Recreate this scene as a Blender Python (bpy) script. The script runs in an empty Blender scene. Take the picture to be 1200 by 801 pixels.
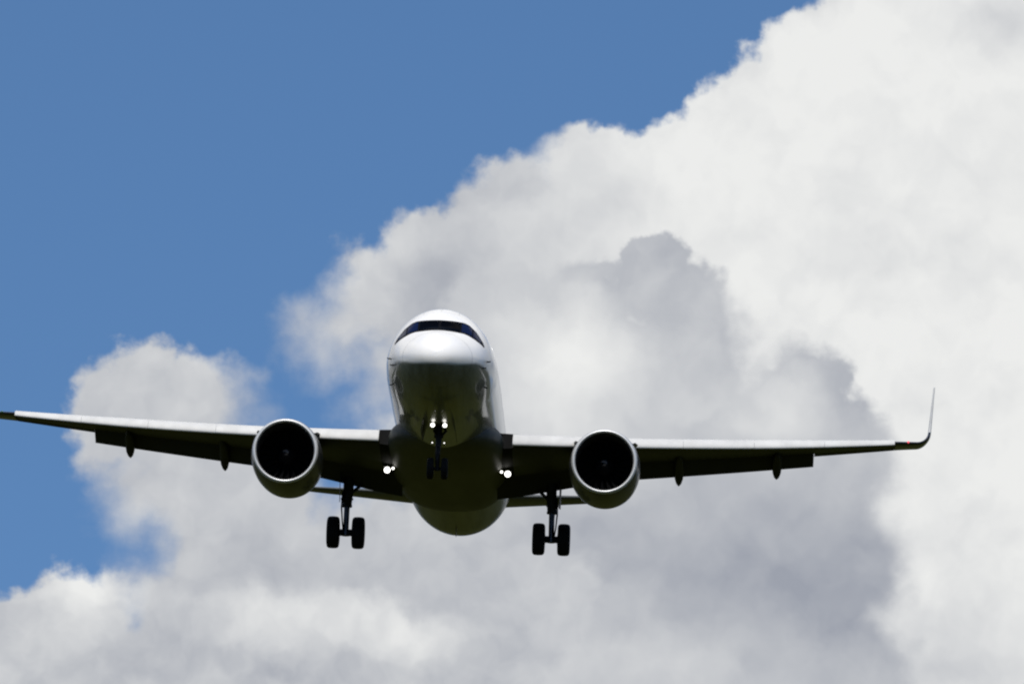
import bpy, bmesh, math, random
import numpy as np
from mathutils import Vector, Matrix
from mathutils.bvhtree import BVHTree
R = math.radians
random.seed(7)
scene = bpy.context.scene
COL = scene.collection

# ------------------------------------------------------------------ camera
CAM_ELEV = 6.5
cam_d = bpy.data.cameras.new('camera')
cam = bpy.data.objects.new('camera', cam_d)
COL.objects.link(cam)
cam.location = (0, 0, 1.7)
cam.rotation_euler = (R(90 + CAM_ELEV), 0, 0)
cam_d.sensor_width = 36.0
cam_d.lens = 36.0 * 8075 / 1200
cam_d.clip_start = 0.5
cam_d.clip_end = 60000
scene.camera = cam

# ------------------------------------------------------------------ sun and exposure
SUN_ELEV, SUN_AZ = 60.0, 183.0          # azimuth clockwise from +Y (the viewing direction): sun behind the camera
sun_d = bpy.data.lights.new('sun', 'SUN')
sun_d.energy = 5.0
sun_d.angle = R(0.53)
sun_d.color = (1.0, 0.965, 0.91)
sun = bpy.data.objects.new('sun', sun_d)
COL.objects.link(sun)
_sd = Vector((math.sin(R(SUN_AZ)) * math.cos(R(SUN_ELEV)), math.cos(R(SUN_AZ)) * math.cos(R(SUN_ELEV)), math.sin(R(SUN_ELEV))))
sun.rotation_euler = _sd.to_track_quat('Z', 'Y').to_euler()
sun.location = (0, -40, 120)

vs = scene.view_settings
vs.view_transform = 'Standard'
vs.look = 'None'
vs.exposure = 0.0
vs.gamma = 1.0
vs.use_curve_mapping = False
scene.cycles.filter_width = 2.2
scene.cycles.max_bounces = 8


# ------------------------------------------------------------------ sky: Nishita air with procedural cumulus, laid out by azimuth and elevation
class NT:
    def __init__(self, tree):
        self.t = tree
        self.L = tree.links

    def node(self, kind, **kw):
        n = self.t.nodes.new(kind)
        for k, v in kw.items():
            setattr(n, k, v)
        return n

    def put(self, sock, v):
        if isinstance(v, bpy.types.NodeSocket):
            self.L.new(v, sock)
        else:
            sock.default_value = v

    def m(self, op, a, b=0.0, c=0.0, clamp=False):
        n = self.node('ShaderNodeMath', operation=op, use_clamp=clamp)
        for s, v in zip(n.inputs, (a, b, c)):
            self.put(s, v)
        return n.outputs[0]

    def v(self, op, a, b=None, c=None):
        n = self.node('ShaderNodeVectorMath', operation=op)
        self.put(n.inputs[0], a)
        if b is not None:
            self.put(n.inputs[1], b)
        if c is not None:
            self.put(n.inputs[2], c)
        return n.outputs['Value'] if op in ('LENGTH', 'DOT_PRODUCT', 'DISTANCE') else n.outputs['Vector']

    def scale(self, a, f):
        n = self.node('ShaderNodeVectorMath', operation='SCALE')
        self.put(n.inputs[0], a)
        self.put(n.inputs['Scale'], f)
        return n.outputs['Vector']

    def noise(self, p, scale, detail=4.0, rough=0.5, color=False, lac=2.0, dims='2D'):
        n = self.node('ShaderNodeTexNoise', noise_dimensions=dims)
        self.put(n.inputs['Vector'], p)
        n.inputs['Scale'].default_value = scale
        n.inputs['Detail'].default_value = detail
        n.inputs['Roughness'].default_value = rough
        n.inputs['Lacunarity'].default_value = lac
        return n.outputs['Color' if color else 'Fac']

    def puffs(self, p, scale, detail=2.0, rough=0.5):
        n = self.node('ShaderNodeTexVoronoi', feature='SMOOTH_F1', voronoi_dimensions='2D')
        self.put(n.inputs['Vector'], p)
        n.inputs['Scale'].default_value = scale
        n.inputs['Detail'].default_value = detail
        n.inputs['Roughness'].default_value = rough
        n.inputs['Smoothness'].default_value = 0.35
        n.normalize = True
        return n.outputs['Distance']

    def step(self, x, lo, hi, kind='SMOOTHSTEP'):
        n = self.node('ShaderNodeMapRange', interpolation_type=kind)
        self.put(n.inputs['Value'], x)
        n.inputs['From Min'].default_value = lo
        n.inputs['From Max'].default_value = hi
        return n.outputs['Result']

    def mixc(self, f, a, b):
        n = self.node('ShaderNodeMix', data_type='RGBA')
        self.put(n.inputs['Factor'], f)
        self.put(n.inputs['A'] if False else n.inputs[6], a)
        self.put(n.inputs[7], b)
        return n.outputs[2]

    def mixf(self, f, a, b):
        n = self.node('ShaderNodeMix', data_type='FLOAT')
        self.put(n.inputs[0], f)
        self.put(n.inputs[2], a)
        self.put(n.inputs[3], b)
        return n.outputs[0]


world = bpy.data.worlds.new('World')
scene.world = world
world.cycles.sampling_method = 'MANUAL'
world.cycles.sample_map_resolution = 512
world.use_nodes = True
T = NT(world.node_tree)
T.t.nodes.clear()
SKY_STRENGTH = 0.1
DEG = math.degrees(100 / 8075)           # one cloud unit in degrees


def make_sky():
    tc = T.node('ShaderNodeTexCoord')
    d = tc.outputs['Generated']
    sx = T.node('ShaderNodeSeparateXYZ')
    T.put(sx.inputs[0], d)
    az = T.m('ARCTAN2', sx.outputs[0], sx.outputs[1])
    el = T.m('ARCSINE', sx.outputs[2])
    k = math.degrees(1) / DEG
    U = T.m('MULTIPLY_ADD', az, k, 6.0)
    V = T.m('MULTIPLY_ADD', el, -k, CAM_ELEV / DEG + 4.005)
    cb = T.node('ShaderNodeCombineXYZ')
    T.put(cb.inputs[0], U)
    T.put(cb.inputs[1], V)
    P = cb.outputs[0]
    # clear air
    ny = T.node('ShaderNodeTexSky', sky_type='NISHITA')
    ny.sun_disc = False
    ny.sun_elevation = R(SUN_ELEV)
    ny.sun_rotation = R(SUN_AZ)
    ny.altitude = 300
    ny.air_density = 1.0
    ny.dust_density = 0.3
    ny.ozone_density = 3.0
    up = T.v('NORMALIZE', T.v('ADD', d, (0, 0, 0.30)))
    T.put(ny.inputs['Vector'], up)
    air = T.node('ShaderNodeMix', data_type='RGBA', blend_type='MULTIPLY')
    air.inputs[0].default_value = 1.0
    T.put(air.inputs[6], ny.outputs[0])
    air.inputs[7].default_value = SKY_TINT
    blue = air.outputs[2]

    # turbulence shared by all clouds
    w1 = T.v('SUBTRACT', T.noise(P, 0.9, 3, 0.5, True), (0.5, 0.5, 0.5))
    w2 = T.v('SUBTRACT', T.noise(T.v('ADD', P, (31, 7, 3)), 3.2, 4, 0.5, True), (0.5, 0.5, 0.5))
    Pw = T.v('MULTIPLY_ADD', w1, (0.45, 0.45, 0), P)
    Pw = T.v('MULTIPLY_ADD', w2, (0.24, 0.24, 0), Pw)
    # away from the bank's core the outlines wander more freely
    far = T.v('LENGTH', T.v('MULTIPLY_ADD', P, (1 / 13, 1 / 9, 0), (-6 / 13, -4 / 9, 0)))
    w3 = T.v('SUBTRACT', T.noise(T.v('ADD', P, (3, 17, 3)), 0.22, 5, 0.55, True), (0.5, 0.5, 0.5))
    Pw = T.v('ADD', Pw, T.scale(w3, T.m('MULTIPLY', T.step(far, 0.68, 1.25), 9.0)))
    bil = T.puffs(Pw, 1.25, 3.0, 0.52)
    LDIR = (-0.05, -0.24, 0)
    bil2 = T.puffs(T.v('ADD', Pw, LDIR), 1.25, 3.0, 0.52)
    relief = T.m('SUBTRACT', bil2, bil)          # lit side of each puff
    fn = T.noise(T.v('ADD', P, (5, 9, 2)), 1.5, 6, 0.55)
    fn0 = T.m('SUBTRACT', fn, 0.5)
    fm0 = T.m('SUBTRACT', T.noise(T.v('ADD', Pw, (15, 2, 2)), 0.9, 3, 0.45), 0.5)

    def field(blobs, p):
        F = None
        for (cx, cy, rx, ry) in blobs:
            cx, cy, rx, ry = cx / 100, cy / 100, rx / 100, ry / 100
            q = T.v('MULTIPLY_ADD', p, (1 / rx, 1 / ry, 0), (-cx / rx, -cy / ry, 0))
            ln = T.v('LENGTH', q)
            r = min(rx, ry)
            f = T.m('MULTIPLY_ADD', ln, -r, r)
            F = f if F is None else T.m('SMOOTH_MAX', F, f, 0.06)
        return F

    def bumps(gs, p, base):
        S = base
        for (cx, cy, rx, ry, a) in gs:
            cx, cy, rx, ry = cx / 100, cy / 100, rx / 100, ry / 100
            q = T.v('MULTIPLY_ADD', p, (1 / rx, 1 / ry, 0), (-cx / rx, -cy / ry, 0))
            g = T.step(T.v('LENGTH', q), 1.5, 0.0)
            S = T.m('MULTIPLY_ADD', g, a, S)
        return S

    GREY, WHITE = (0.335, 0.358, 0.415, 1), (0.84, 0.845, 0.835, 1)
    out = blue
    for lay in CLOUDS:
        F = field(lay['blobs'], Pw)
        F = T.m('MULTIPLY_ADD', bil, -lay.get('bil', 0.25), F)
        F = T.m('ADD', F, lay.get('bil', 0.25) * 0.35)
        F = T.m('MULTIPLY_ADD', fn0, lay.get('fn', 0.5), F)
        if 'soft' in lay:                     # wispier rim around given places
            e = bumps(lay['soft'], P, lay['e'])
            a = T.m('DIVIDE', F, e)
            alpha = T.step(a, -1, 1)
        else:
            alpha = T.step(F, -lay['e'], lay['e'])
        if 'amax' in lay:
            alpha = T.m('MULTIPLY', alpha, lay['amax'])
        t = bumps(lay['light'], Pw, lay['t'])
        t = T.m('MULTIPLY_ADD', relief, lay.get('rel', 0.35), t)
        t = T.m('MULTIPLY_ADD', fm0, lay.get('mott', 0.25), t)
        if 'rim' in lay:
            rim = T.m('SUBTRACT', 1.0, T.step(F, 0.0, lay['rimw']))
            t = T.m('MULTIPLY_ADD', rim, lay['rim'], t)
        n = T.node('ShaderNodeMix', data_type='RGBA', clamp_factor=True)
        T.put(n.inputs[0], T.m('MINIMUM', T.m('MAXIMUM', t, 0.0), 1.0))
        n.inputs[6].default_value = GREY
        n.inputs[7].default_value = WHITE
        c = T.scale(n.outputs[2], 1 / SKY_STRENGTH)
        out = T.mixc(alpha, out, c)
    # loose cumulus over the rest of the sky, away from this bank
    gn = T.noise(T.v('MULTIPLY', d, (1, 1, 1.8)), 2.6, 6, 0.55, dims='3D')
    front = T.m('MULTIPLY', T.step(T.m('ABSOLUTE', az), 1.6, 0.5), T.step(el, 0.95, 0.35))
    gn = T.m('MULTIPLY_ADD', front, 0.13, gn)
    ga = T.m('MULTIPLY', T.step(gn, 0.52, 0.63), T.step(far, 0.95, 1.5))
    gt = T.noise(T.v('ADD', d, (0.02, 0.0, 0.09)), 5.0, 4, 0.55, dims='3D')
    gc = T.mixc(T.step(gt, 0.35, 0.6), GREY, WHITE)
    out = T.mixc(ga, out, T.scale(gc, 0.75 / SKY_STRENGTH))
    bg = T.node('ShaderNodeBackground')
    T.put(bg.inputs['Color'], out)
    bg.inputs['Strength'].default_value = SKY_STRENGTH
    wo = T.node('ShaderNodeOutputWorld')
    T.L.new(bg.outputs[0], wo.inputs['Surface'])
SKY_TINT = (0.83, 1.07, 1.22, 1)
# blobs: centre and half-axes; light: soft patches of brighter or darker vapour (all in hundredths of a cloud unit)
CLOUDS = [
    # lilac shoulder stepping down to the left
    dict(blobs=[(590, 275, 72, 80), (520, 318, 82, 70), (450, 352, 75, 64), (414, 384, 60, 50), (525, 425, 95, 85), (560, 380, 140, 110), (600, 500, 150, 100), (560, 500, 110, 60), (680, 380, 120, 150)],
         e=0.12, soft=[(370, 430, 130, 120, 0.4)], bil=0.24, fn=0.6, t=0.46, rel=0.40, mott=0.4,
         light=[(430, 310, 70, 60, 0.06), (420, 470, 80, 60, 0.12), (560, 350, 110, 80, -0.24), (500, 350, 60, 60, -0.10), (620, 430, 70, 80, 0.3), (590, 220, 50, 40, 0.08)]),
    # far bright bank on the right
    dict(blobs=[(1160, 260, 340, 330), (1030, 130, 150, 140), (920, 195, 130, 125), (800, 250, 105, 110), (705, 240, 85, 95),
                (1110, 60, 160, 130), (1000, 600, 330, 420), (800, 520, 320, 300), (650, 300, 70, 100), (1900, 420, 800, 520), (2700, 700, 700, 350), (1500, 900, 900, 300)],
         e=0.07, soft=[(605, 300, 90, 140, 0.45), (640, 420, 120, 120, 0.3)], bil=0.24, fn=0.38, t=0.95, rel=0.34, mott=0.38, rim=-0.10, rimw=0.28,
         light=[(770, 200, 80, 60, 0.06), (625, 290, 120, 140, -0.42), (700, 170, 60, 30, -0.06), (1190, 20, 60, 40, -0.35), (900, 150, 90, 60, 0.06), (1050, 290, 140, 100, -0.04), (1090, 640, 60, 120, -0.08),
                (1130, 780, 220, 90, -0.32), (1035, 590, 35, 50, 0.12), (720, 230, 60, 40, -0.10), (1060, 690, 40, 40, 0.1)]),
    # grey mass in front of the bright bank
    dict(blobs=[(762, 322, 47, 52), (818, 362, 44, 56), (690, 362, 64, 58), (610, 390, 80, 65), (810, 440, 76, 110), (935, 490, 75, 78), (995, 530, 58, 78),
                (965, 660, 85, 110), (860, 640, 180, 180), (700, 500, 160, 150), (625, 660, 190, 150), (940, 800, 130, 100), (700, 880, 330, 180), (500, 1050, 700, 160)],
         e=0.12, soft=[(1040, 640, 90, 140, 0.25), (590, 340, 80, 80, 0.12), (880, 390, 70, 50, 0.15), (750, 290, 130, 60, -0.08), (1000, 470, 90, 80, -0.06)], bil=0.22, fn=0.42, t=0.46, rel=0.26, mott=0.35, rim=-0.14, rimw=0.5,
         light=[(640, 410, 110, 90, 0.36), (690, 430, 70, 90, 0.2), (900, 480, 60, 60, 0.28), (790, 310, 80, 45, -0.05), (840, 640, 210, 110, -0.34), (960, 720, 120, 110, -0.30), (1000, 480, 50, 70, -0.12), (640, 540, 130, 40, 0.2), (600, 720, 120, 60, -0.1), (930, 740, 50, 40, 0.12), (780, 600, 60, 40, 0.1)]),
    # low cloud behind the near wing, blue showing to its left
    dict(blobs=[(152, 462, 56, 60), (238, 468, 58, 54), (128, 512, 55, 42), (220, 560, 98, 72), (275, 605, 100, 80), (440, 672, 140, 88), (255, 650, 75, 70),
                (300, 730, 180, 90), (500, 700, 200, 120)],
         e=0.10, soft=[(150, 620, 90, 100, 0.35), (320, 490, 110, 80, 0.35), (400, 590, 80, 60, 0.2)], bil=0.24, fn=0.55, t=0.42, rel=0.4, mott=0.4,
         light=[(150, 430, 50, 40, 0.12), (235, 440, 40, 40, 0.10), (120, 520, 60, 40, -0.05), (330, 570, 60, 40, 0.1), (300, 650, 160, 50, -0.08), (520, 700, 120, 60, -0.12), (250, 600, 60, 60, -0.05), (480, 640, 80, 50, 0.1)]),
    # sunlit heads along the bottom left
    dict(blobs=[(90, 722, 75, 55), (10, 765, 80, 70), (190, 790, 130, 80), (310, 750, 70, 62), (400, 750, 90, 62), (480, 780, 100, 50), (540, 830, 120, 70), (250, 900, 450, 140), (-300, 930, 500, 180), (-900, 1000, 600, 170)],
         e=0.08, soft=[(200, 700, 80, 50, 0.3), (530, 740, 90, 60, 0.3), (300, 700, 90, 50, 0.2)], bil=0.27, fn=0.5, t=0.36, rel=0.55, mott=0.4,
         light=[(105, 692, 62, 45, 0.66), (20, 700, 40, 20, 0.2), (300, 720, 60, 45, 0.36), (420, 730, 100, 50, 0.42), (180, 750, 60, 50, -0.08), (350, 790, 70, 40, -0.1), (40, 770, 60, 40, 0.12), (510, 750, 70, 45, 0.3)]),
]
make_sky()
# ------------------------------------------------------------------ mesh helpers
class MB:
    def __init__(self):
        self.v, self.f, self.mi, self.cur = [], [], [], 0

    def add(self, vs_, fs):
        o = len(self.v)
        self.v += [tuple(p) for p in vs_]
        self.f += [tuple(i + o for i in f) for f in fs]
        self.mi += [self.cur] * len(fs)
        return self

    def loft(self, rings, cap0=True, cap1=True, closed=True):
        n = len(rings[0])
        vs_ = [p for r in rings for p in r]
        fs = []
        for i in range(len(rings) - 1):
            for j in range(n if closed else n - 1):
                k = (j + 1) % n
                fs.append((i * n + j, i * n + k, (i + 1) * n + k, (i + 1) * n + j))
        if cap0:
            fs.append(tuple(range(n - 1, -1, -1)))
        if cap1:
            fs.append(tuple(range((len(rings) - 1) * n, len(rings) * n)))
        return self.add(vs_, fs)

    def tube(self, p0, p1, r0, r1=None, n=16):
        return self.path([(p0, r0), (p1, r0 if r1 is None else r1)], n)

    def path(self, pts, n=16):
        rings = []
        for i, (p, r) in enumerate(pts):
            p = Vector(p)
            a = Vector(pts[max(i - 1, 0)][0])
            b = Vector(pts[min(i + 1, len(pts) - 1)][0])
            d = (b - a).normalized() if (b - a).length > 1e-6 else Vector((0, 0, 1))
            e = Vector((1, 0, 0)) if abs(d.x) < 0.8 else Vector((0, 1, 0))
            s = d.cross(e).normalized()
            t = d.cross(s)
            rings.append([p + (s * math.cos(2 * math.pi * k / n) + t * math.sin(2 * math.pi * k / n)) * r for k in range(n)])
        return self.loft(rings)

    def lathe(self, prof, c, axis='y', n=64, tilt=0.0, caps=(False, False)):
        """prof: (along, radius) pairs; along the axis from centre c"""
        rings = []
        for (a, r) in prof:
            ring = []
            for k in range(n):
                w = 2 * math.pi * k / n
                if axis == 'y':
                    ring.append((c[0] + r * math.cos(w), c[1] + a, c[2] + r * math.sin(w)))
                elif axis == 'x':
                    ring.append((c[0] + a, c[1] + r * math.cos(w), c[2] + r * math.sin(w)))
                else:
                    ring.append((c[0] + r * math.cos(w), c[1] + r * math.sin(w), c[2] + a))
            rings.append(ring)
        return self.loft(rings, *caps)

    def box(self, c, s, rot=None):
        vs_ = []
        for x in (-.5, .5):
            for y in (-.5, .5):
                for z in (-.5, .5):
                    p = Vector((x * s[0], y * s[1], z * s[2]))
                    if rot is not None:
                        p = rot @ p
                    vs_.append(p + Vector(c))
        return self.add(vs_, [(0, 1, 3, 2), (4, 6, 7, 5), (0, 4, 5, 1), (2, 3, 7, 6), (0, 2, 6, 4), (1, 5, 7, 3)])

    def build(self, name, mats, parent=None, smooth=True, sharp=35, bevel=0.0, subsurf=0):
        me = bpy.data.meshes.new(name)
        me.from_pydata(self.v, [], self.f)
        bm = bmesh.new()
        bm.from_mesh(me)
        for f, k in zip(bm.faces, self.mi):
            f.material_index = k
        bmesh.ops.remove_doubles(bm, verts=bm.verts, dist=1e-5)
        bmesh.ops.recalc_face_normals(bm, faces=bm.faces)
        for f in bm.faces:
            f.smooth = smooth
        for e in bm.edges:
            if len(e.link_faces) == 2 and e.calc_face_angle(0) > R(sharp):
                e.smooth = False
        bm.to_mesh(me)
        bm.free()
        for m_ in (mats if isinstance(mats, (list, tuple)) else [mats]):
            me.materials.append(m_)
        o = bpy.data.objects.new(name, me)
        COL.objects.link(o)
        o.parent = parent
        if bevel:
            b = o.modifiers.new('bevel', 'BEVEL')
            b.width = bevel
            b.segments = 2
        return o


def pchip(xs, ys):
    xs, ys = np.array(xs, float), np.array(ys, float)
    h, dl = np.diff(xs), np.diff(ys) / np.diff(xs)
    d = np.zeros(len(xs))
    for i in range(1, len(xs) - 1):
        if dl[i - 1] * dl[i] > 0:
            w1, w2 = 2 * h[i] + h[i - 1], h[i] + 2 * h[i - 1]
            d[i] = (w1 + w2) / (w1 / dl[i - 1] + w2 / dl[i])
    d[0], d[-1] = dl[0], dl[-1]

    def f(x):
        i = int(np.clip(np.searchsorted(xs, x) - 1, 0, len(xs) - 2))
        t = (x - xs[i]) / h[i]
        return ((1 + 2 * t) * (1 - t) ** 2 * ys[i] + t * (1 - t) ** 2 * h[i] * d[i] + t * t * (3 - 2 * t) * ys[i + 1] + t * t * (t - 1) * h[i] * d[i + 1])
    return f


# ------------------------------------------------------------------ materials
def mat(name, color, rough=0.4, metal=0.0, coat=0.0, coat_rough=0.06, dirt=0.12, scale=2.0, emit=None, bump=0.0, streak=(1, 0.25, 1), spec=0.5):
    m_ = bpy.data.materials.new(name)
    m_.use_nodes = True
    N = NT(m_.node_tree)
    b = N.t.nodes['Principled BSDF']
    b.inputs['Roughness'].default_value = rough
    b.inputs['Metallic'].default_value = metal
    b.inputs['Coat Weight'].default_value = coat
    b.inputs['Coat Roughness'].default_value = coat_rough
    b.inputs['Specular IOR Level'].default_value = spec
    tc = N.node('ShaderNodeTexCoord')
    p = N.v('MULTIPLY', tc.outputs['Object'], streak)
    nz = N.noise(p, scale, 6, 0.6, dims='3D')
    c = N.node('ShaderNodeMix', data_type='RGBA', blend_type='MIX')
    N.put(c.inputs[0], N.step(nz, 0.35, 0.75, 'LINEAR'))
    c.inputs[6].default_value = (*color, 1)
    c.inputs[7].default_value = (*[x * (1 - dirt) for x in color], 1)
    N.put(b.inputs['Base Color'], c.outputs[2])
    N.put(b.inputs['Roughness'], N.m('MULTIPLY_ADD', nz, 0.15, rough - 0.07))
    if emit:
        b.inputs['Emission Color'].default_value = (*emit[0], 1)
        b.inputs['Emission Strength'].default_value = emit[1]
    if bump:
        bp = N.node('ShaderNodeBump')
        bp.inputs['Strength'].default_value = bump
        bp.inputs['Distance'].default_value = 0.02
        N.put(bp.inputs['Height'], N.noise(tc.outputs['Object'], 1.3, 3, 0.5, dims='3D'))
        N.L.new(bp.outputs[0], b.inputs['Normal'])
    return m_


M = dict(
    white=mat('white_fuselage_paint', (0.74, 0.725, 0.70), 0.34, 0.0, 0.55, 0.05, 0.08, 0.8, bump=0.12),
    slat=mat('pale_grey_slat_paint', (0.56, 0.55, 0.525), 0.36, 0.0, 0.3, 0.15, 0.2, 1.6),
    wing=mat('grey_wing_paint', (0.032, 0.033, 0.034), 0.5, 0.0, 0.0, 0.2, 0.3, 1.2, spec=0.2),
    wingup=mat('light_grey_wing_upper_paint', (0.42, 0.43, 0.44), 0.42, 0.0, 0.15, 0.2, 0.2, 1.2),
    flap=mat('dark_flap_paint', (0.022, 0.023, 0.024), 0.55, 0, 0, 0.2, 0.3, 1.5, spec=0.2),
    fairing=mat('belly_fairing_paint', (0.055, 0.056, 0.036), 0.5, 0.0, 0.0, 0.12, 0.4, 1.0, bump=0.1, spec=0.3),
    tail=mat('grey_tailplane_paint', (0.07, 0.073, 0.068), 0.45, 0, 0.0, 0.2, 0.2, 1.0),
    navy=mat('dark_navy_paint', (0.012, 0.014, 0.022), 0.35, 0, 0.4, 0.1, 0.2, 2.0),
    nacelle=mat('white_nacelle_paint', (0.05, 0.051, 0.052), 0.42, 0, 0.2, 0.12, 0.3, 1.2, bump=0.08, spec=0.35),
    lip=mat('polished_metal_lip', (0.58, 0.58, 0.575), 0.42, 0.45, 0, 0.1, 0.15, 3.0),
    duct=mat('dark_inlet_liner', (0.010, 0.010, 0.011), 0.7, 0, 0, 0.1, 0.3, 5.0),
    blade=mat('dark_titanium_blade', (0.0025, 0.0025, 0.003), 0.6, 0.0, 0, 0.1, 0.3, 4.0, spec=0.1),
    spin=mat('black_spinner_paint', (0.004, 0.004, 0.005), 0.7, 0, 0.0, 0.1, 0.2, 4.0, spec=0.15),
    mark=mat('white_marking_paint', (0.13, 0.11, 0.10), 0.5, 0, 0, 0.1, 0.1, 4.0),
    hot=mat('burnt_exhaust_metal', (0.10, 0.09, 0.08), 0.45, 0.9, 0, 0.1, 0.3, 4.0),
    gear=mat('dark_gear_steel', (0.010, 0.010, 0.011), 0.55, 0.0, 0, 0.1, 0.4, 6.0, spec=0.2),
    chrome=mat('oleo_chrome', (0.06, 0.062, 0.07), 0.35, 1.0, 0, 0.1, 0.2, 6.0),
    tyre=mat('black_rubber', (0.008, 0.008, 0.008), 0.75, 0, 0, 0.1, 0.3, 8.0, spec=0.12),
    rim=mat('grey_wheel_rim', (0.10, 0.10, 0.11), 0.4, 0.6, 0, 0.1, 0.3, 8.0),
    mask=mat('black_windshield_mask', (0.003, 0.003, 0.004), 0.5, 0, 0.0, 0.06, 0.1, 3.0, spec=0.04),
    sideglass=mat('navy_side_glass', (0.003, 0.005, 0.026), 0.12, 0, 0, 0.03, 0.1, 2.0, spec=0.12),
    glass=mat('dark_cockpit_glass', (0.0010, 0.0010, 0.0015), 0.12, 0, 0, 0.03, 0.1, 2.0, spec=0.02),
    doorpaint=mat('pale_grey_door_paint', (0.60, 0.60, 0.60), 0.36, 0.0, 0.5, 0.06, 0.1, 1.0),
    dark=mat('black_fittings_and_root_shade', (0.008, 0.008, 0.008), 0.7, 0, 0, 0.1, 0.3, 4.0, spec=0.1),
    lamp=mat('landing_lamp_lens', (0.9, 0.9, 0.9), 0.2, 0, 0, 0.1, 0.0, 4.0, emit=((1.0, 0.97, 0.90), 3.2)),
    lampdim=mat('small_lamp_lens', (0.9, 0.9, 0.9), 0.2, 0, 0, 0.1, 0.0, 4.0, emit=((1.0, 0.97, 0.92), 2.5)),
    red=mat('red_navigation_lens', (0.6, 0.02, 0.03), 0.2, 0, 0, 0.1, 0.0, 4.0, emit=((1.0, 0.12, 0.16), 1.0)),
    green=mat('green_navigation_lens', (0.01, 0.06, 0.02), 0.2, 0, 0, 0.1, 0.0, 4.0, emit=((0.1, 1.0, 0.3), 0.02)),
)

def paint_fuselage():
    """white upper paint, underside shade painted into the colour below, with a few skin joints"""
    m_ = M['white']
    N = NT(m_.node_tree)
    b = N.t.nodes['Principled BSDF']
    old = b.inputs['Base Color'].links[0].from_socket
    tc = N.node('ShaderNodeTexCoord')
    sp = N.node('ShaderNodeSeparateXYZ')
    N.put(sp.inputs[0], tc.outputs['Object'])
    y, z = sp.outputs[1], sp.outputs[2]
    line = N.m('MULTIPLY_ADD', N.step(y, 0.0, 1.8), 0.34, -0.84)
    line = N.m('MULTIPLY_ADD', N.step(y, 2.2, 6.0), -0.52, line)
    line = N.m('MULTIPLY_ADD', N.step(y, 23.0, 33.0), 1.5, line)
    edge = N.step(N.m('SUBTRACT', line, z), -0.05, 0.05, 'LINEAR')  # boundary shaped like the horizon reflection along the underside
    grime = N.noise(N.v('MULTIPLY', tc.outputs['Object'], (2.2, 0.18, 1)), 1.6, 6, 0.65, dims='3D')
    belly = N.mixc(N.step(grime, 0.4, 0.72, 'LINEAR'), (BELLY_SHADE * 1.1, BELLY_SHADE * 1.12, BELLY_SHADE * 0.9, 1), (BELLY_SHADE * 0.5, BELLY_SHADE * 0.5, BELLY_SHADE * 0.38, 1))  # underside shade and grass reflection tone painted in, broken up by grime
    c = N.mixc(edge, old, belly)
    seam = None
    for y0 in (1.12, 3.05, 5.9, 8.1, 24.2, 27.6, 30.5):
        q = N.m('LESS_THAN', N.m('ABSOLUTE', N.m('SUBTRACT', y, y0)), 0.011)
        seam = q if seam is None else N.m('MAXIMUM', seam, q)
    for x0 in (0.62, 0.0):
        q = N.m('MULTIPLY', N.m('LESS_THAN', N.m('ABSOLUTE', N.m('SUBTRACT', N.m('ABSOLUTE', sp.outputs[0]), x0)), 0.008), N.m('GREATER_THAN', y, 3.05))
        seam = N.m('MAXIMUM', seam, q)
    c = N.mixc(N.m('MULTIPLY', seam, 0.55), c, (0.03, 0.03, 0.03, 1))
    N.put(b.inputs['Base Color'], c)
    N.put(b.inputs['Coat Weight'], N.m('MULTIPLY_ADD', N.m('MULTIPLY', edge, N.step(y, 18.0, 23.0)), -0.42, 0.55))
    N.put(b.inputs['Specular IOR Level'], N.m('MULTIPLY_ADD', N.m('MULTIPLY', edge, N.step(y, 18.0, 23.0)), -0.25, 0.5))


BELLY_SHADE = 0.13
paint_fuselage()

# ------------------------------------------------------------------ grass field
def make_field():
    m_ = bpy.data.materials.new('dark_grass')
    m_.use_nodes = True
    N = NT(m_.node_tree)
    b = N.t.nodes['Principled BSDF']
    tc = N.node('ShaderNodeTexCoord')
    n1 = N.noise(tc.outputs['Object'], 0.02, 6, 0.6, dims='3D')
    n2 = N.noise(tc.outputs['Object'], 1.5, 5, 0.65, dims='3D')
    c = N.mixc(N.step(n1, 0.35, 0.65), (0.034, 0.036, 0.002, 1), (0.016, 0.020, 0.002, 1))
    c = N.mixc(N.m('MULTIPLY', n2, 0.6), c, (0.024, 0.026, 0.003, 1))
    N.put(b.inputs['Base Color'], c)
    b.inputs['Roughness'].default_value = 0.9
    b.inputs['Specular IOR Level'].default_value = 0.1
    S = 20000
    mb = MB()
    n = 40
    vs_ = []
    for i in range(n + 1):
        for j in range(n + 1):
            f = lambda k: math.copysign(abs(2 * k / n - 1) ** 2.2, 2 * k / n - 1) * S
            x, y = f(i), f(j)
            r = math.hypot(x, y - 125)
            z = 0.0 if r < 400 else (math.sin(x * 0.003) * math.cos(y * 0.0023)) * min((r - 400) / 3000, 1) * 5 - 0.5 * min((r - 400) / 3000, 1)
            vs_.append((x, y, z))
    fs = [(i * (n + 1) + j, (i + 1) * (n + 1) + j, (i + 1) * (n + 1) + j + 1, i * (n + 1) + j + 1) for i in range(n) for j in range(n)]
    mb.add(vs_, fs)
    o = mb.build('grass_field', m_)
    o['kind'] = 'structure'
    o['label'] = 'dark green grass field under the approach path'
    return o


make_field()


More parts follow.
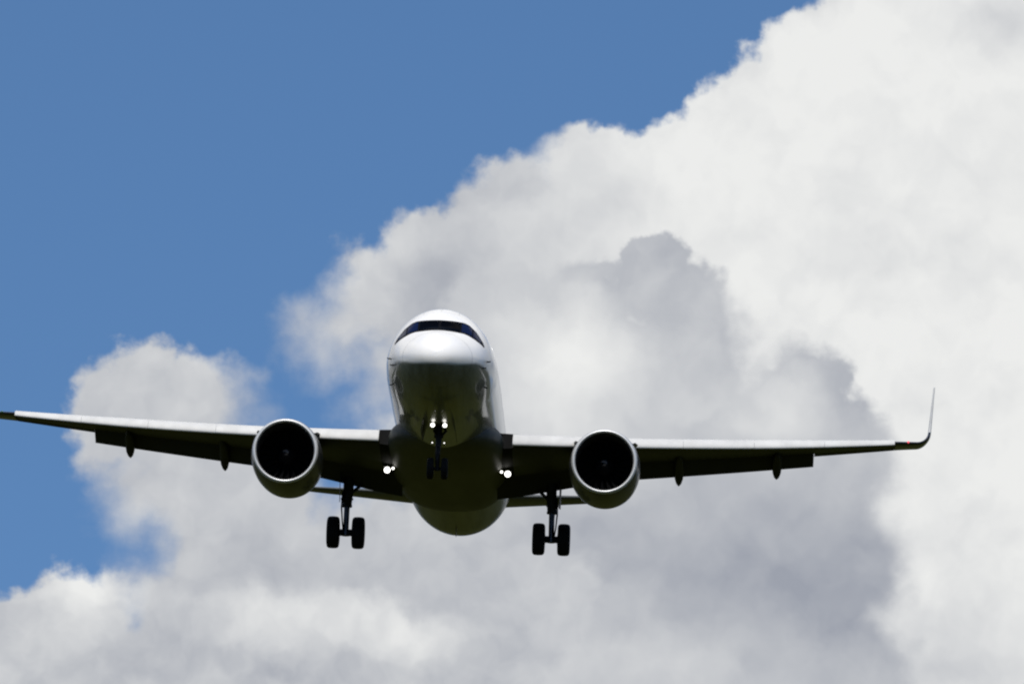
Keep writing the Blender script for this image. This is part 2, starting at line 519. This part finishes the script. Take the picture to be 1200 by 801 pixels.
def make_sky_blocker():
    """added unseen wooded ridge that blocks low sky light behind the photographer and to both sides"""
    m_ = bpy.data.materials.new('dark_blocker_green')
    m_.use_nodes = True
    N = NT(m_.node_tree)
    b = N.t.nodes['Principled BSDF']
    tc = N.node('ShaderNodeTexCoord')
    c = N.mixc(N.noise(tc.outputs['Object'], 0.15, 6, 0.65, dims='3D'), (0.010, 0.014, 0.003, 1), (0.030, 0.036, 0.008, 1))
    N.put(b.inputs['Base Color'], c)
    b.inputs['Roughness'].default_value = 0.95
    b.inputs['Specular IOR Level'].default_value = 0.05
    rnd = random.Random(3)
    rings = []
    for i in range(181):
        a = R(70 + 220 * i / 180)                  # clockwise from +Y, right round behind
        f = min(1, i / 25, (180 - i) / 25)
        top = f * (72 + 16 * math.sin(i * 0.21) + 9 * math.sin(i * 0.53 + 1) + rnd.uniform(-3, 3))
        rings.append([(math.sin(a) * r, math.cos(a) * r, z) for r, z in ((430, -1.0), (500, top * .35), (570, top * .75), (640, top), (760, top * .8), (1000, -1.0))])
    o = MB().loft(rings, False, False, closed=False).build('sky_blocker_ridge', m_)
    o['kind'] = 'structure'


make_sky_blocker()  # ridge added out of view to cut low sky light on the underside

# ------------------------------------------------------------------ airliner: local axes x = photo right, y = nose to tail, z = up; nose tip at y 0
plane = bpy.data.objects.new('airliner', None)
COL.objects.link(plane)
plane['label'] = 'white twin engine airliner on final approach with wheels down and landing lights on'
plane['category'] = 'airliner'
PITCH, YAW, ROLL = 5.3, 1.25, 2.08
plane.rotation_mode = 'YXZ'
plane.rotation_euler = (R(-PITCH), R(ROLL), R(-YAW))
_M = plane.rotation_euler.to_matrix()
plane.location = Vector((-2.285, 250, 27.42)) - _M @ Vector((0, 14, 0))

# ---- fuselage
def _rt(xs, ys):
    f = pchip([math.sqrt(x) for x in xs], ys)
    return lambda y: f(math.sqrt(max(y, 0)))


_top = _rt([0, .1, .3, .6, 1.0, 1.4, 1.75, 2.3, 2.8, 3.5, 4.5, 5.5, 6.5, 12, 27, 30, 33, 36, 37.57],
             [-.55, -.2, .02, .22, .42, .58, .75, 1.17, 1.48, 1.77, 1.97, 2.05, 2.07, 2.07, 2.07, 2.0, 1.75, 1.35, 1.05])
_bot = _rt([0, .1, .3, .6, 1.0, 1.6, 2.4, 3.5, 5, 6.5, 12, 23.5, 26, 28, 30, 32, 34, 36, 37.57],
             [-.55, -.85, -1.05, -1.25, -1.45, -1.65, -1.84, -1.98, -2.06, -2.07, -2.07, -2.07, -2.05, -1.86, -1.45, -.82, -.3, .22, .6])
_wid = _rt([0, .1, .3, .6, 1, 1.6, 2.4, 3.3, 4.5, 5.8, 12, 24.5, 27, 30, 33, 36, 37.57],
             [.0, .40, .66, .91, 1.15, 1.42, 1.65, 1.82, 1.915, 1.95, 1.975, 1.975, 1.965, 1.78, 1.02, .5, .22])
_mid = pchip([0, 1, 3, 6, 25, 30, 37.57], [-.55, -.42, -.15, 0, 0, .3, .85])


def fus_ring(y, n=96):
    t, b, w, c = _top(y), _bot(y), _wid(y), _mid(y)
    c = min(max(c, b + 0.02), t - 0.02)
    out = []
    for k in range(n):
        a = 2 * math.pi * k / n
        s, co = math.sin(a), math.cos(a)
        out.append((w * co * (1 - 0.065 * max(s, 0) * min(1, max(0, (12 - y) / 6))), y, c + (t - c if s > 0 else c - b) * s))
    return out


ys = [0.004 + 6.5 * (i / 60) ** 2 for i in range(61)] + list(np.linspace(6.8, 23.2, 30)) + list(np.linspace(23.5, 37.57, 40))
fb = MB().loft([fus_ring(y) for y in ys])
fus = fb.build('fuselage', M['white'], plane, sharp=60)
_bm = bmesh.new()
_bm.from_mesh(fus.data)
FUS = BVHTree.FromBMesh(_bm)
_bm.free()


def nose_patch(name, poly, m_, parent, off, nx=40, nz=14, thick=0.012):
    """a skin patch lying on the nose: poly gives (x, z_low, z_high) from the front, followed back along y"""
    xs = np.linspace(poly[0][0], poly[-1][0], nx)
    lo = np.interp(xs, [p[0] for p in poly], [p[1] for p in poly])
    hi = np.interp(xs, [p[0] for p in poly], [p[2] for p in poly])
    outer, inner = [], []
    for x, a, b in zip(xs, lo, hi):
        for k in range(nz):
            z = a + (b - a) * k / (nz - 1)
            loc, nor, _, _ = FUS.ray_cast(Vector((x, -5, z)), Vector((0, 1, 0)))
            if loc is None:
                loc, nor, _, _ = FUS.find_nearest(Vector((x, 3, z)))
            if nor.y > 0:
                nor = -nor
            outer.append(loc + nor * off)
            inner.append(loc + nor * (off - thick))
    fs = []
    n = len(outer)
    for i in range(nx - 1):
        for k in range(nz - 1):
            q = (i * nz + k, (i + 1) * nz + k, (i + 1) * nz + k + 1, i * nz + k + 1)
            fs.append(q)
            fs.append(tuple(n + j for j in reversed(q)))
    rim = [i * nz for i in range(nx)] + [(nx - 1) * nz + k for k in range(1, nz)] + [i * nz + nz - 1 for i in range(nx - 2, -1, -1)] + [k for k in range(nz - 2, 0, -1)]
    for a, b in zip(rim, rim[1:] + rim[:1]):
        fs.append((a, b, n + b, n + a))
    return MB().add(outer + inner, fs).build(name, m_, parent, sharp=50)


WS = [(0.0, 0.595, 1.12), (0.84, 0.575, 1.11), (1.0, 0.53, 1.05), (1.25, 0.41, 0.82), (1.48, 0.29, 0.48), (1.56, 0.23, 0.31)]
wsp = [(-x, a, b) for x, a, b in reversed(WS[1:])] + WS
wind = nose_patch('windshield', wsp, M['mask'], fus, 0.006, nx=70)
wind['label'] = 'black windshield band across the nose'


def ws_at(x):
    ax = abs(x)
    return np.interp(ax, [p[0] for p in WS], [p[1] for p in WS]), np.interp(ax, [p[0] for p in WS], [p[2] for p in WS])


for (a, b) in ((0.04, 0.70), (0.76, 1.12), (1.16, 1.44)):
    for s in (-1, 1):
        pts = []
        for x in np.linspace(a, b, 8):
            l, h = ws_at(x)
            g = min(0.06, (h - l) * 0.2)
            pts.append((s * x, l + g, h - g))
        if s < 0:
            pts.reverse()
        nose_patch('pane', pts, M['glass' if a < 0.5 else 'sideglass'], wind, 0.012, nx=12, nz=6, thick=0.008)

# small probes beside the nose
for s in (-1, 1):
    for (z, y) in ((-0.55, 2.1), (-0.25, 2.5), (-1.0, 3.2)):
        loc, nor, _, _ = FUS.ray_cast(Vector((s * 5, y, z)), Vector((-s, 0, 0)))
        mb = MB()
        mb.path([(loc - nor * 0.02, 0.03), (loc + nor * 0.10, 0.022), (loc + nor * 0.12 + Vector((0, -0.06, 0)), 0.02), (loc + nor * 0.12 + Vector((0, -0.2, 0)), 0.010)], 8)
        mb.build('probe', M['dark'], fus)

# passenger doors and cabin windows
def side_patch(name, s, y0, y1, z0, z1, m_, off=0.006, r=0.1):
    cy, cz, hy, hz = (y0 + y1) / 2, (z0 + z1) / 2, (y1 - y0) / 2, (z1 - z0) / 2
    ring = []
    for k in range(32):
        a = 2 * math.pi * k / 32
        c, t = math.cos(a), math.sin(a)
        ring.append((cy + math.copysign(abs(c) ** 0.55, c) * hy, cz + math.copysign(abs(t) ** 0.55, t) * hz))
    rows = []
    for f in (0.0, 0.5, 1.0):
        row_o = []
        for (y, z) in ring:
            yy, zz = cy + (y - cy) * f, cz + (z - cz) * f
            loc, nor, _, _ = FUS.ray_cast(Vector((s * 6, yy, zz)), Vector((-s, 0, 0)))
            if nor.x * s < 0:
                nor = -nor
            row_o.append(loc + nor * off)
        rows.append(row_o)
    back = [Vector(p) - Vector((s * (off + 0.02), 0, 0)) for p in rows[-1]]
    mb = MB()
    mb.loft(rows + [back], cap0=False, cap1=True)
    return mb.build(name, m_, fus, sharp=40)


for s in (-1, 1):
    for k in range(38):
        y = 7.0 + 0.533 * k
        if 13.4 < y < 14.4:
            continue
        side_patch('cabin_window', s, y - 0.12, y + 0.12, 0.42, 0.76, M['glass'])

for s in (-1, 1):
    side_patch('cabin_door', s, 4.95, 5.78, -1.05, 0.92, M['doorpaint'], 0.004)

# ---- wing-body fairing
def fairing_ring(y, w, zt, zb, n=64, e=0.88):
    c = (zt + zb) / 2
    h = (zt - zb) / 2
    o = []
    for k in range(n):
        a = 2 * math.pi * k / n
        co, s = math.cos(a), math.sin(a)
        o.append((w * math.copysign(abs(co) ** e, co), y, c + h * math.copysign(abs(s) ** e, s)))
    return o


fr = [(8.6, 0.9, -1.3, -1.98), (9.2, 1.5, -1.0, -2.09), (10.2, 1.88, -.7, -2.20), (11.5, 2.07, -.45, -2.30), (13, 2.13, -.35, -2.36), (16, 2.12, -.4, -2.38), (18.5, 2.02, -.6, -2.36), (20, 1.84, -.9, -2.28), (21.2, 1.5, -1.2, -2.16), (22, 1.1, -1.5, -2.03)]
fs_ = [pchip([q[0] for q in fr], [q[k] for q in fr]) for k in (1, 2, 3)]
MB().loft([fairing_ring(y, *(f(y) for f in fs_)) for y in np.linspace(8.6, 22, 44)]).build('belly_fairing', M['fairing'], plane, sharp=60)

# ---- wings
WX = [1.6, 6.4, 16.4]
def wing_at(x):
    x = abs(x)
    le = np.interp(x, WX, [11.15, 13.70, 19.0])
    ch = np.interp(x, WX, [6.60, 4.05, 1.55])
    t = (x - 1.6) / 14.8
    z = -1.30 + 0.094 * (x - 1.6) + 0.50 * t * t
    tc = np.interp(x, WX, [0.15, 0.118, 0.105])
    tw = np.interp(x, WX, [4.0, 1.5, -1.0])        # nose-up incidence in degrees
    return le, ch, z, tc, tw


def foil(u, tc):
    yt = 5 * tc * (0.2969 * math.sqrt(max(u, 0)) - 0.126 * u - 0.3516 * u * u + 0.2843 * u ** 3 - 0.1030 * u ** 4)
    cam = 0.018 * (1 - (2 * u - 1) ** 2) * (0.6 + 0.8 * u)
    return cam + yt, cam - yt


def wing_pt(x, u, v, s=1):
    """chord fraction u, height v (chords) at span x"""
    le, ch, z, tc, tw = wing_at(x)
    a = R(tw)
    dy, dz = u * ch, v * ch
    return (s * x, le + dy * math.cos(a) + dz * math.sin(a), z - dy * math.sin(a) + dz * math.cos(a))


def wing_ring(x, u0, u1, s):
    tc = wing_at(x)[3]
    us = [u0 + (u1 - u0) * (0.5 - 0.5 * math.cos(math.pi * k / 14)) for k in range(15)]
    up = [wing_pt(x, u, foil(u, tc)[0], s) for u in us]
    dn = [wing_pt(x, u, foil(u, tc)[1], s) for u in reversed(us)]
    return up + dn


SLAT = [(0.0, -.02), (.015, .06), (.06, .13), (.15, .21), (.32, .30), (.6, .38), (1.0, .42), (1.0, .405), (.6, .33), (.38, .20), (.27, .02), (.24, -.10), (.14, -.105), (.05, -.08)]


def slat_size(x):
    return np.interp(abs(x), [2.3, 6.4, 12, 16.4], [0.56, 0.50, 0.46, 0.27])


def slat_ring(x, s, ang=26):
    le, ch, z, tc, tw = wing_at(x)
    k = slat_size(x)
    a = R(ang)
    out = []
    for (p, q) in SLAT:
        y, w = p * k, q * k
        yy, zz = y * math.cos(a) - w * math.sin(a), y * math.sin(a) + w * math.cos(a)
        out.append((s * x, le - 0.42 * k + yy, z - 0.40 * k + zz))
    return out


def flap_ring(x, s, u0, cf, ang, dz, n=9, tc=0.13):
    """a flap section hinged at chord fraction u0, cf metres long, turned down by ang"""
    le, ch, z, _, tw = wing_at(x)
    bx, by, bz = wing_pt(x, u0, 0, s)
    a = R(ang)
    us = [0.5 - 0.5 * math.cos(math.pi * k / n) for k in range(n + 1)]
    pts = [(u, foil(u, tc)[0]) for u in us] + [(u, foil(u, tc)[1]) for u in reversed(us[1:-1])]
    return [(bx, by + (u * math.cos(a) + v * math.sin(a)) * cf, bz + dz + (-u * math.sin(a) + v * math.cos(a)) * cf) for u, v in pts]


def foil_loft_ring(p, le, ch, tc, nrm, n=12):
    us = [0.5 - 0.5 * math.cos(math.pi * k / n) for k in range(n + 1)]
    pts = [(u, 5 * tc * (0.2969 * math.sqrt(u) - 0.126 * u - 0.3516 * u * u + 0.2843 * u ** 3 - 0.1036 * u ** 4)) for u in us]
    ring = pts + [(u, -v) for u, v in reversed(pts[1:-1])]
    return [(p[0] + nrm[0] * v * ch, le + u * ch, p[1] + nrm[1] * v * ch) for u, v in ring]


def make_wing(s):
    mb = MB()
    xs = [1.6, 2.40, 3, 4, 5, 6.4, 7.5, 9, 10.5, 12, 13.4]
    mb.loft([wing_ring(x, 0.035, 0.80, s) for x in xs[1:]])
    mb.loft([wing_ring(x, 0.035, 0.80, s) for x in (13.4, 14, 15, 16, 16.4)])
    mb.cur = 1
    mb.loft([wing_ring(x, u, 0.80, s) for x, u in ((1.6, 0.06), (2.0, 0.05), (2.398, 0.045))])  # root section coloured near black for the shade of the recess
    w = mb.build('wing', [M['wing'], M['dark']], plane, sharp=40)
    # slats: one inboard of the engine, four outboard, separated by thin gaps
    for (a, b) in ((2.42, 5.35), (6.05, 8.552), (8.56, 11.152), (11.16, 13.752), (13.76, 16.38)):
        MB().loft([slat_ring(x, s) for x in np.linspace(a, b, 8)]).build('slat', M['slat'], w, sharp=50)
    # flaps and aileron
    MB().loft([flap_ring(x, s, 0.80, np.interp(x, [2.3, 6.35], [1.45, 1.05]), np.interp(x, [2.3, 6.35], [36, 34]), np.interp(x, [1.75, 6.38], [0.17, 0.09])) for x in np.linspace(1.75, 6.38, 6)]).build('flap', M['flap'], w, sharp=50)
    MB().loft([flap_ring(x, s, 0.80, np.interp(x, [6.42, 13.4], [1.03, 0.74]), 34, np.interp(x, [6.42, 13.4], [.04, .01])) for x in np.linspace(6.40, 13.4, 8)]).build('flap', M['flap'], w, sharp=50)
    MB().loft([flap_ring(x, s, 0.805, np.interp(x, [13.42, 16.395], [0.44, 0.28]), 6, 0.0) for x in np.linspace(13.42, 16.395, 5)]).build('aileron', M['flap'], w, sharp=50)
    # flap track fairings
    for x in (8.42, 12.04):
        le, ch, z, tc, tw = wing_at(x)
        path = [(0.40, -0.03, .02, .02), (0.48, -0.05, .08, .09), (0.62, -0.06, .14, .14), (0.76, -0.08, .17, .18), (0.88, -0.115, .18, .19), (1.0, -0.175, .16, .17), (1.06, -0.215, .11, .12), (1.10, -0.245, .03, .04)]
        rings = []
        for (u, v, hw, hh) in path:
            c = wing_pt(x, u, 0, s)
            zz = c[2] + v * 3.0
            rings.append([(c[0] + hw * math.cos(2 * math.pi * k / 16), c[1], zz + hh * math.sin(2 * math.pi * k / 16)) for k in range(16)])
        MB().loft(rings).build('track_fairing', M['flap'], w, sharp=60)
    # wing tip and sharklet
    le, ch, z, tc, tw = wing_at(16.4)
    pts, x, zz, ang = [], 16.4, z, R(7.5)
    pts.append((x, zz, ang))
    for k in range(5):
        x += 0.165 * math.cos(ang)
        zz += 0.15 * math.sin(ang)
        pts.append((x, zz, ang))
    rad, n, a1 = 0.55, 12, R(85)
    for k in range(1, n + 1):
        da = (a1 - R(7.5)) / n
        mid_ = ang + da / 2
        x += rad * da * math.cos(mid_)
        zz += rad * da * math.sin(mid_)
        ang += da
        pts.append((x, zz, ang))
    ntip = len(pts)
    for k in range(1, 9):
        x += 0.245 * math.cos(ang)
        zz += 0.245 * math.sin(ang)
        pts.append((x, zz, ang))
    rings, dist, last = [], 0, pts[0]
    tot = 0
    for a, b in zip(pts, pts[1:]):
        tot += math.hypot(b[0] - a[0], b[1] - a[1])
    for p in pts:
        dist += math.hypot(p[0] - last[0], p[1] - last[1])
        last = p
        t = dist / tot
        c_ = 1.55 * (1 - t) + 0.55 * t
        ly = le + 2.0 * t ** 1.1
        rings.append([(s * q[0], q[1], q[2]) for q in foil_loft_ring((p[0], p[1]), ly, c_, 0.115 - 0.02 * t, (-math.sin(p[2]), math.cos(p[2])))])
    MB().loft(rings[:ntip]).build('wing_tip', M['navy'], w, sharp=50)
    MB().loft(rings[ntip - 1:]).build('sharklet', M['slat'], w, sharp=50)
    q = rings[3][0]
    MB().lathe([(-0.05, 0.0), (-0.04, 0.025), (0.0, 0.04), (0.05, 0.035), (0.08, 0.0)], (q[0], q[1] - 0.01, q[2] + 0.02), 'y', 16).build('navigation_light', M['red'] if s > 0 else M['green'], w)
    return w


for s in (-1, 1):
    make_wing(s)

# ---- engines
EZ = -2.0
def make_engine(s):
    c = (s * 5.75, 11.0, EZ)
    outer = [(0.10, 1.185), (0.25, 1.215), (0.6, 1.255), (1.1, 1.285), (1.7, 1.285), (2.3, 1.27), (2.9, 1.22), (3.4, 1.13), (3.75, 1.05), (3.75, 1.02), (3.3, 1.03)]
    mb = MB()
    mb.lathe(outer, c)
    mb.cur = 1
    mb.lathe([(0.10, 1.045), (0.35, 1.02), (0.7, 1.02), (1.0, 1.03), (1.6, 1.03), (1.61, 0.2)], c)
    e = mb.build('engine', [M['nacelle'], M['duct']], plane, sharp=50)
    lipp = [(0.10, 1.045), (0.05, 1.06), (0.015, 1.08), (0.0, 1.105), (0.015, 1.135), (0.05, 1.162), (0.10, 1.186)]
    lo = MB().lathe(lipp, c, n=96).build('inlet_lip', M['lip'], e, sharp=80)
    mb = MB()
    for k in range(20):
        a = 2 * math.pi * k / 20
        rows = []
        for r in np.linspace(0.30, 1.0, 7):
            tw = R(30 + 30 * (r - 0.3) / 0.7)
            hw = 0.11 + 0.06 * r
            row = []
            for q in (-1, 0, 1):
                da = q * hw * math.sin(tw) / r * s * 1.0
                row.append((c[0] + r * math.cos(a + da), c[1] + 1.24 + q * hw * math.cos(tw), c[2] + r * math.sin(a + da)))
            rows.append(row)
        mb.loft(rows, False, False, closed=False)
    mb.build('fan', M['blade'], e)
    mb = MB()
    mb.lathe([(0.74, 0.0), (0.77, 0.06), (0.87, 0.14), (1.02, 0.23), (1.17, 0.295), (1.32, 0.32)], c, n=40)
    mb.cur = 1
    # white comma on the spinner
    cm = []
    for i in range(12):
        w = 0.6 + i * 0.16
        yy, rr = np.interp(i, [0, 11], [0.79, 0.94]), np.interp(i, [0, 11], [0.085, 0.185])
        wd = 0.045 * math.sin(math.pi * (i + 1) / 13) + 0.008
        cm.append([(c[0] + (rr + d_) * math.cos(w) , c[1] + yy - 0.028 + abs(d_) * 0.8 * (1 if d_ > 0 else -1), c[2] + (rr + d_) * math.sin(w)) for d_ in (-wd, wd)])
    mb.loft(cm, False, False, closed=False)
    mb.build('spinner', [M['spin'], M['mark']], e)
    mb = MB()
    mb.lathe([(2.6, 0.72), (3.4, 0.70), (4.1, 0.52), (4.45, 0.44), (4.45, 0.40), (4.2, 0.40)], c)
    mb.lathe([(4.0, 0.36), (4.6, 0.27), (5.2, 0.04)], c, caps=(False, True))
    mb.build('exhaust', M['hot'], e)
    # pylon up to the wing
    rings = []
    for (y, zt, zb, hw) in ((1.2, 1.30, 1.15, .02), (1.8, 1.42, 1.1, .13), (2.8, 1.30, .9, .20), (4.0, 0.95, .5, .22), (5.5, .80, .35, .20), (7.0, .7, .45, .10)):
        rings.append([(c[0] - hw, c[1] + y, c[2] + zb), (c[0] + hw, c[1] + y, c[2] + zb), (c[0] + hw, c[1] + y, c[2] + zt - 0.05), (c[0] + hw * .5, c[1] + y, c[2] + zt), (c[0] - hw * .5, c[1] + y, c[2] + zt), (c[0] - hw, c[1] + y, c[2] + zt - 0.05)])
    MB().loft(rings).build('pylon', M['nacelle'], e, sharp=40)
    for a in (40, 140):
        w = R(a)
        d_ = Vector((math.cos(w), 0, math.sin(w)))
        n_ = Vector((-math.sin(w), 0, math.cos(w))) * 0.012
        b = Vector(c)
        pr = [(0.75, 1.24), (1.1, 1.42), (1.75, 1.52), (1.9, 1.50), (1.9, 1.25)]
        r1 = [b + d_ * r + Vector((0, y, 0)) + n_ for y, r in pr]
        r2 = [b + d_ * r + Vector((0, y, 0)) - n_ for y, r in pr]
        MB().loft([r1, r2]).build('strake', M['nacelle'], e, smooth=False)
    return e


for s in (-1, 1):
    make_engine(s)


# ---- landing gear
def wheel(c, r, w, parent, hub_side):
    h = w / 2
    prof = [(-h * 0.80, r * 0.52), (-h * 0.95, r * 0.62), (-h, r * 0.78), (-h * 0.93, r * 0.90), (-h * 0.72, r * 0.975), (-h * 0.4, r), (-h * 0.36, r * 0.985), (-h * 0.32, r), (0, r * 1.003), (h * 0.32, r), (h * 0.36, r * 0.985), (h * 0.4, r), (h * 0.72, r * 0.975), (h * 0.93, r * 0.90), (h, r * 0.78), (h * 0.95, r * 0.62), (h * 0.80, r * 0.52)]
    MB().lathe(prof, c, 'x', 48).build('tyre', M['tyre'], parent, sharp=70)
    mb = MB()
    mb.lathe([(-h * .78, 0.0), (-h * .80, r * .18), (-h * .55, r * .22), (-h * .45, r * .42), (-h * .80, r * .53), (h * .80, r * .53), (h * .45, r * .42), (h * .55, r * .22), (h * .80, r * .18), (h * .78, 0.0)], c, 'x', 32)
    mb.build('rim', M['rim'], parent, sharp=40)


MZ, MY = -3.73, 17.7
def make_main_gear(s):
    x = s * 3.795
    mb = MB()
    top = (s * 3.72, MY - 0.25, -1.15)
    mid = (x - s * 0.01, MY - 0.05, -2.75)
    mb.path([(top, .20), ((s * 3.74, MY - .2, -1.7), .20), ((s * 3.76, MY - .13, -2.3), .185), (mid, .165), ((mid[0], mid[1], mid[2] - .02), .12)], 20)
    mb.path([((x, MY - 0.08, -2.45), .23), ((x, MY - 0.07, -2.52), .23)], 20)
    mb.path([((x, MY - 0.06, -2.70), .20), ((x, MY - 0.06, -2.78), .20)], 20)
    # torque links and brake lines behind the leg
    for dx in (-0.07, 0.07):
        mb.tube((x + dx, MY + .14, -2.75), (x + dx * 0.6, MY + .42, -3.15), .035, .03, 8)
        mb.tube((x + dx * 0.6, MY + .42, -3.15), (x + dx, MY + .10, -3.55), .03, .035, 8)
    mb.path([((x + s * 0.17, MY - .1, -2.2), .03), ((x + s * 0.19, MY - .05, -2.8), .03), ((x + s * 0.15, MY + .1, -3.3), .025), ((x + s * 0.1, MY + .05, -3.65), .03)], 8)
    g = mb.build('main_gear', M['gear'], plane, sharp=40)
    mb = MB()
    mb.path([((mid[0], mid[1], mid[2]), .105), ((x, MY, MZ + .12), .105), ((x, MY, MZ + .1), .15), ((x, MY, MZ - .12), .15)], 20)
    mb.build('oleo', M['chrome'], g, sharp=40)
    mb = MB()
    mb.path([((x - .50, MY, MZ), .09), ((x - .2, MY, MZ), .13), ((x + .2, MY, MZ), .13), ((x + .50, MY, MZ), .09)], 16)
    for d_ in (-1, 1):
        mb.path([((x + d_ * .22, MY, MZ), .20), ((x + d_ * .34, MY, MZ), .20)], 20)
    mb.build('axle', M['gear'], g, sharp=40)
    mb = MB()
    mb.path([((x - s * .12, MY - .1, -2.30), .06), ((x - s * .62, MY - .15, -1.85), .065), ((x - s * 1.25, MY - .15, -1.35), .06)], 10)
    mb.path([((x - s * .62, MY - .15, -1.85), .045), ((x - s * .35, MY - .2, -1.35), .04)], 8)
    mb.build('side_brace', M['gear'], g)
    mb = MB()
    rr = [[(x + s * (.26 + .02 * k), MY - .55, -1.35), (x + s * (.30 + .02 * k), MY + .35, -1.35), (x + s * (.28 + .02 * k), MY + .25, -2.55), (x + s * (.24 + .02 * k), MY - .35, -2.62)] for k in (0, 1)]
    mb.loft(rr)
    mb.build('gear_door', M['flap'], g, smooth=False)
    for d_ in (-1, 1):
        wheel((x + d_ * 0.4635, MY, MZ), 0.592, 0.46, g, d_)


for s in (-1, 1):
    make_main_gear(s)

NY, NZ = 4.95, -3.62
mb = MB()
mb.path([((0, NY + .25, -1.85), .12), ((0, NY + .12, -2.5), .115), ((0, NY + .05, -2.85), .10), ((0, NY + .05, -2.87), .07), ((0, NY, NZ + .05), .07), ((0, NY, NZ - .08), .09)], 18)
mb.tube((-.16, NY + .1, -2.45), (.16, NY + .1, -2.45), .06, None, 12)
for dx in (-.06, .06):
    mb.tube((dx, NY - .08, -2.85), (dx, NY - .30, -3.15), .025, None, 8)
    mb.tube((dx, NY - .30, -3.15), (dx, NY - .08, -3.45), .025, None, 8)
mb.tube((-.25, NY + 1.3, -1.95), (0, NY + .12, -2.55), .05, None, 10)
mb.tube((.25, NY + 1.3, -1.95), (0, NY + .12, -2.55), .05, None, 10)
ng = mb.build('nose_gear', M['gear'], plane, sharp=40)
MB().path([((-.33, NY, NZ), .05), ((.33, NY, NZ), .05)], 12).build('axle', M['gear'], ng)
for d_ in (-1, 1):
    wheel((d_ * 0.25, NY, NZ), 0.381, 0.225, ng, d_)
for d_ in (-1, 1):                         # open bay doors
    rr = [[(d_ * (.52 + .02 * k), NY - .9, -1.98), (d_ * (.52 + .02 * k), NY + 1.3, -2.02), (d_ * (.60 + .02 * k), NY + 1.2, -2.45), (d_ * (.60 + .02 * k), NY - .7, -2.40)] for k in (0, 1)]
    MB().loft(rr).build('bay_door', M['fairing'], ng, smooth=False)


def lamp(name, c, r, m_, parent):
    """a round lamp: dark housing behind a domed bright lens facing forward"""
    o = MB().lathe([(-0.02, r), (-0.03, r * 1.08), (0.10, r * 1.05), (0.22, r * 0.6), (0.26, 0.0)], c, 'y', 24).build(name, M['dark'], parent)
    MB().lathe([(-0.075, 0.0), (-0.07, r * .35), (-0.05, r * .7), (-0.015, r)], c, 'y', 24).build('lens', m_, o)
    return o


for d_ in (-1, 1):
    lamp('taxi_light', (d_ * .215, NY - .30, -2.13), .075, M['lamp'], plane)
    lamp('taxi_light', (d_ * .20, NY - .32, -1.985), .036, M['lampdim'], plane)
    lamp('turnoff_light', (d_ * .21, NY - .1, -2.72), .022, M['lampdim'], plane)
    lamp('landing_light', (d_ * 2.20, 14.3, -1.97), .115, M['lamp'], plane)
    lamp('landing_light', (d_ * 1.98, 14.1, -1.94), .05, M['lamp'], plane)

# ---- tailplane and fin
for s in (-1, 1):
    rings = []
    for t in np.linspace(0, 1, 8):
        x = 0.5 + 5.72 * t
        rings.append([(q[0] * 1, q[1], q[2]) for q in foil_loft_ring((s * x, 0.32 + 0.60 * t), 30.6 + 3.6 * t, 3.9 - 2.5 * t, 0.10, (0, 1))])
    # trimmed a little leading edge down
    rot = []
    for r_ in rings:
        rot.append([(p[0], 32 + (p[1] - 32) * math.cos(R(-2)) , p[2] + (p[1] - 33) * math.sin(R(3))) for p in r_])
    MB().loft(rot).build('tailplane', M['tail'], plane, sharp=50)
rings = []
for t in np.linspace(0, 1, 8):
    z = 1.5 + 6.2 * t
    le, ch = 29.3 + 4.9 * t, 5.9 - 3.9 * t
    rings.append([(v, y, z) for (v, y, _) in [(q[0], q[1], 0) for q in foil_loft_ring((0, 0), le, ch, 0.10, (1, 0))]])
MB().loft(rings).build('tail_fin', M['white'], plane, sharp=50)
# small blade aerial under the rear fuselage
MB().loft([[(-.02, 25.0, -2.0), (.02, 25.0, -2.0), (.02, 25.35, -2.0), (-.02, 25.35, -2.0)], [(-.008, 25.25, -2.38), (.008, 25.25, -2.38), (.008, 25.42, -2.38), (-.008, 25.42, -2.38)]]).build('aerial', M['mark'], plane, smooth=False)
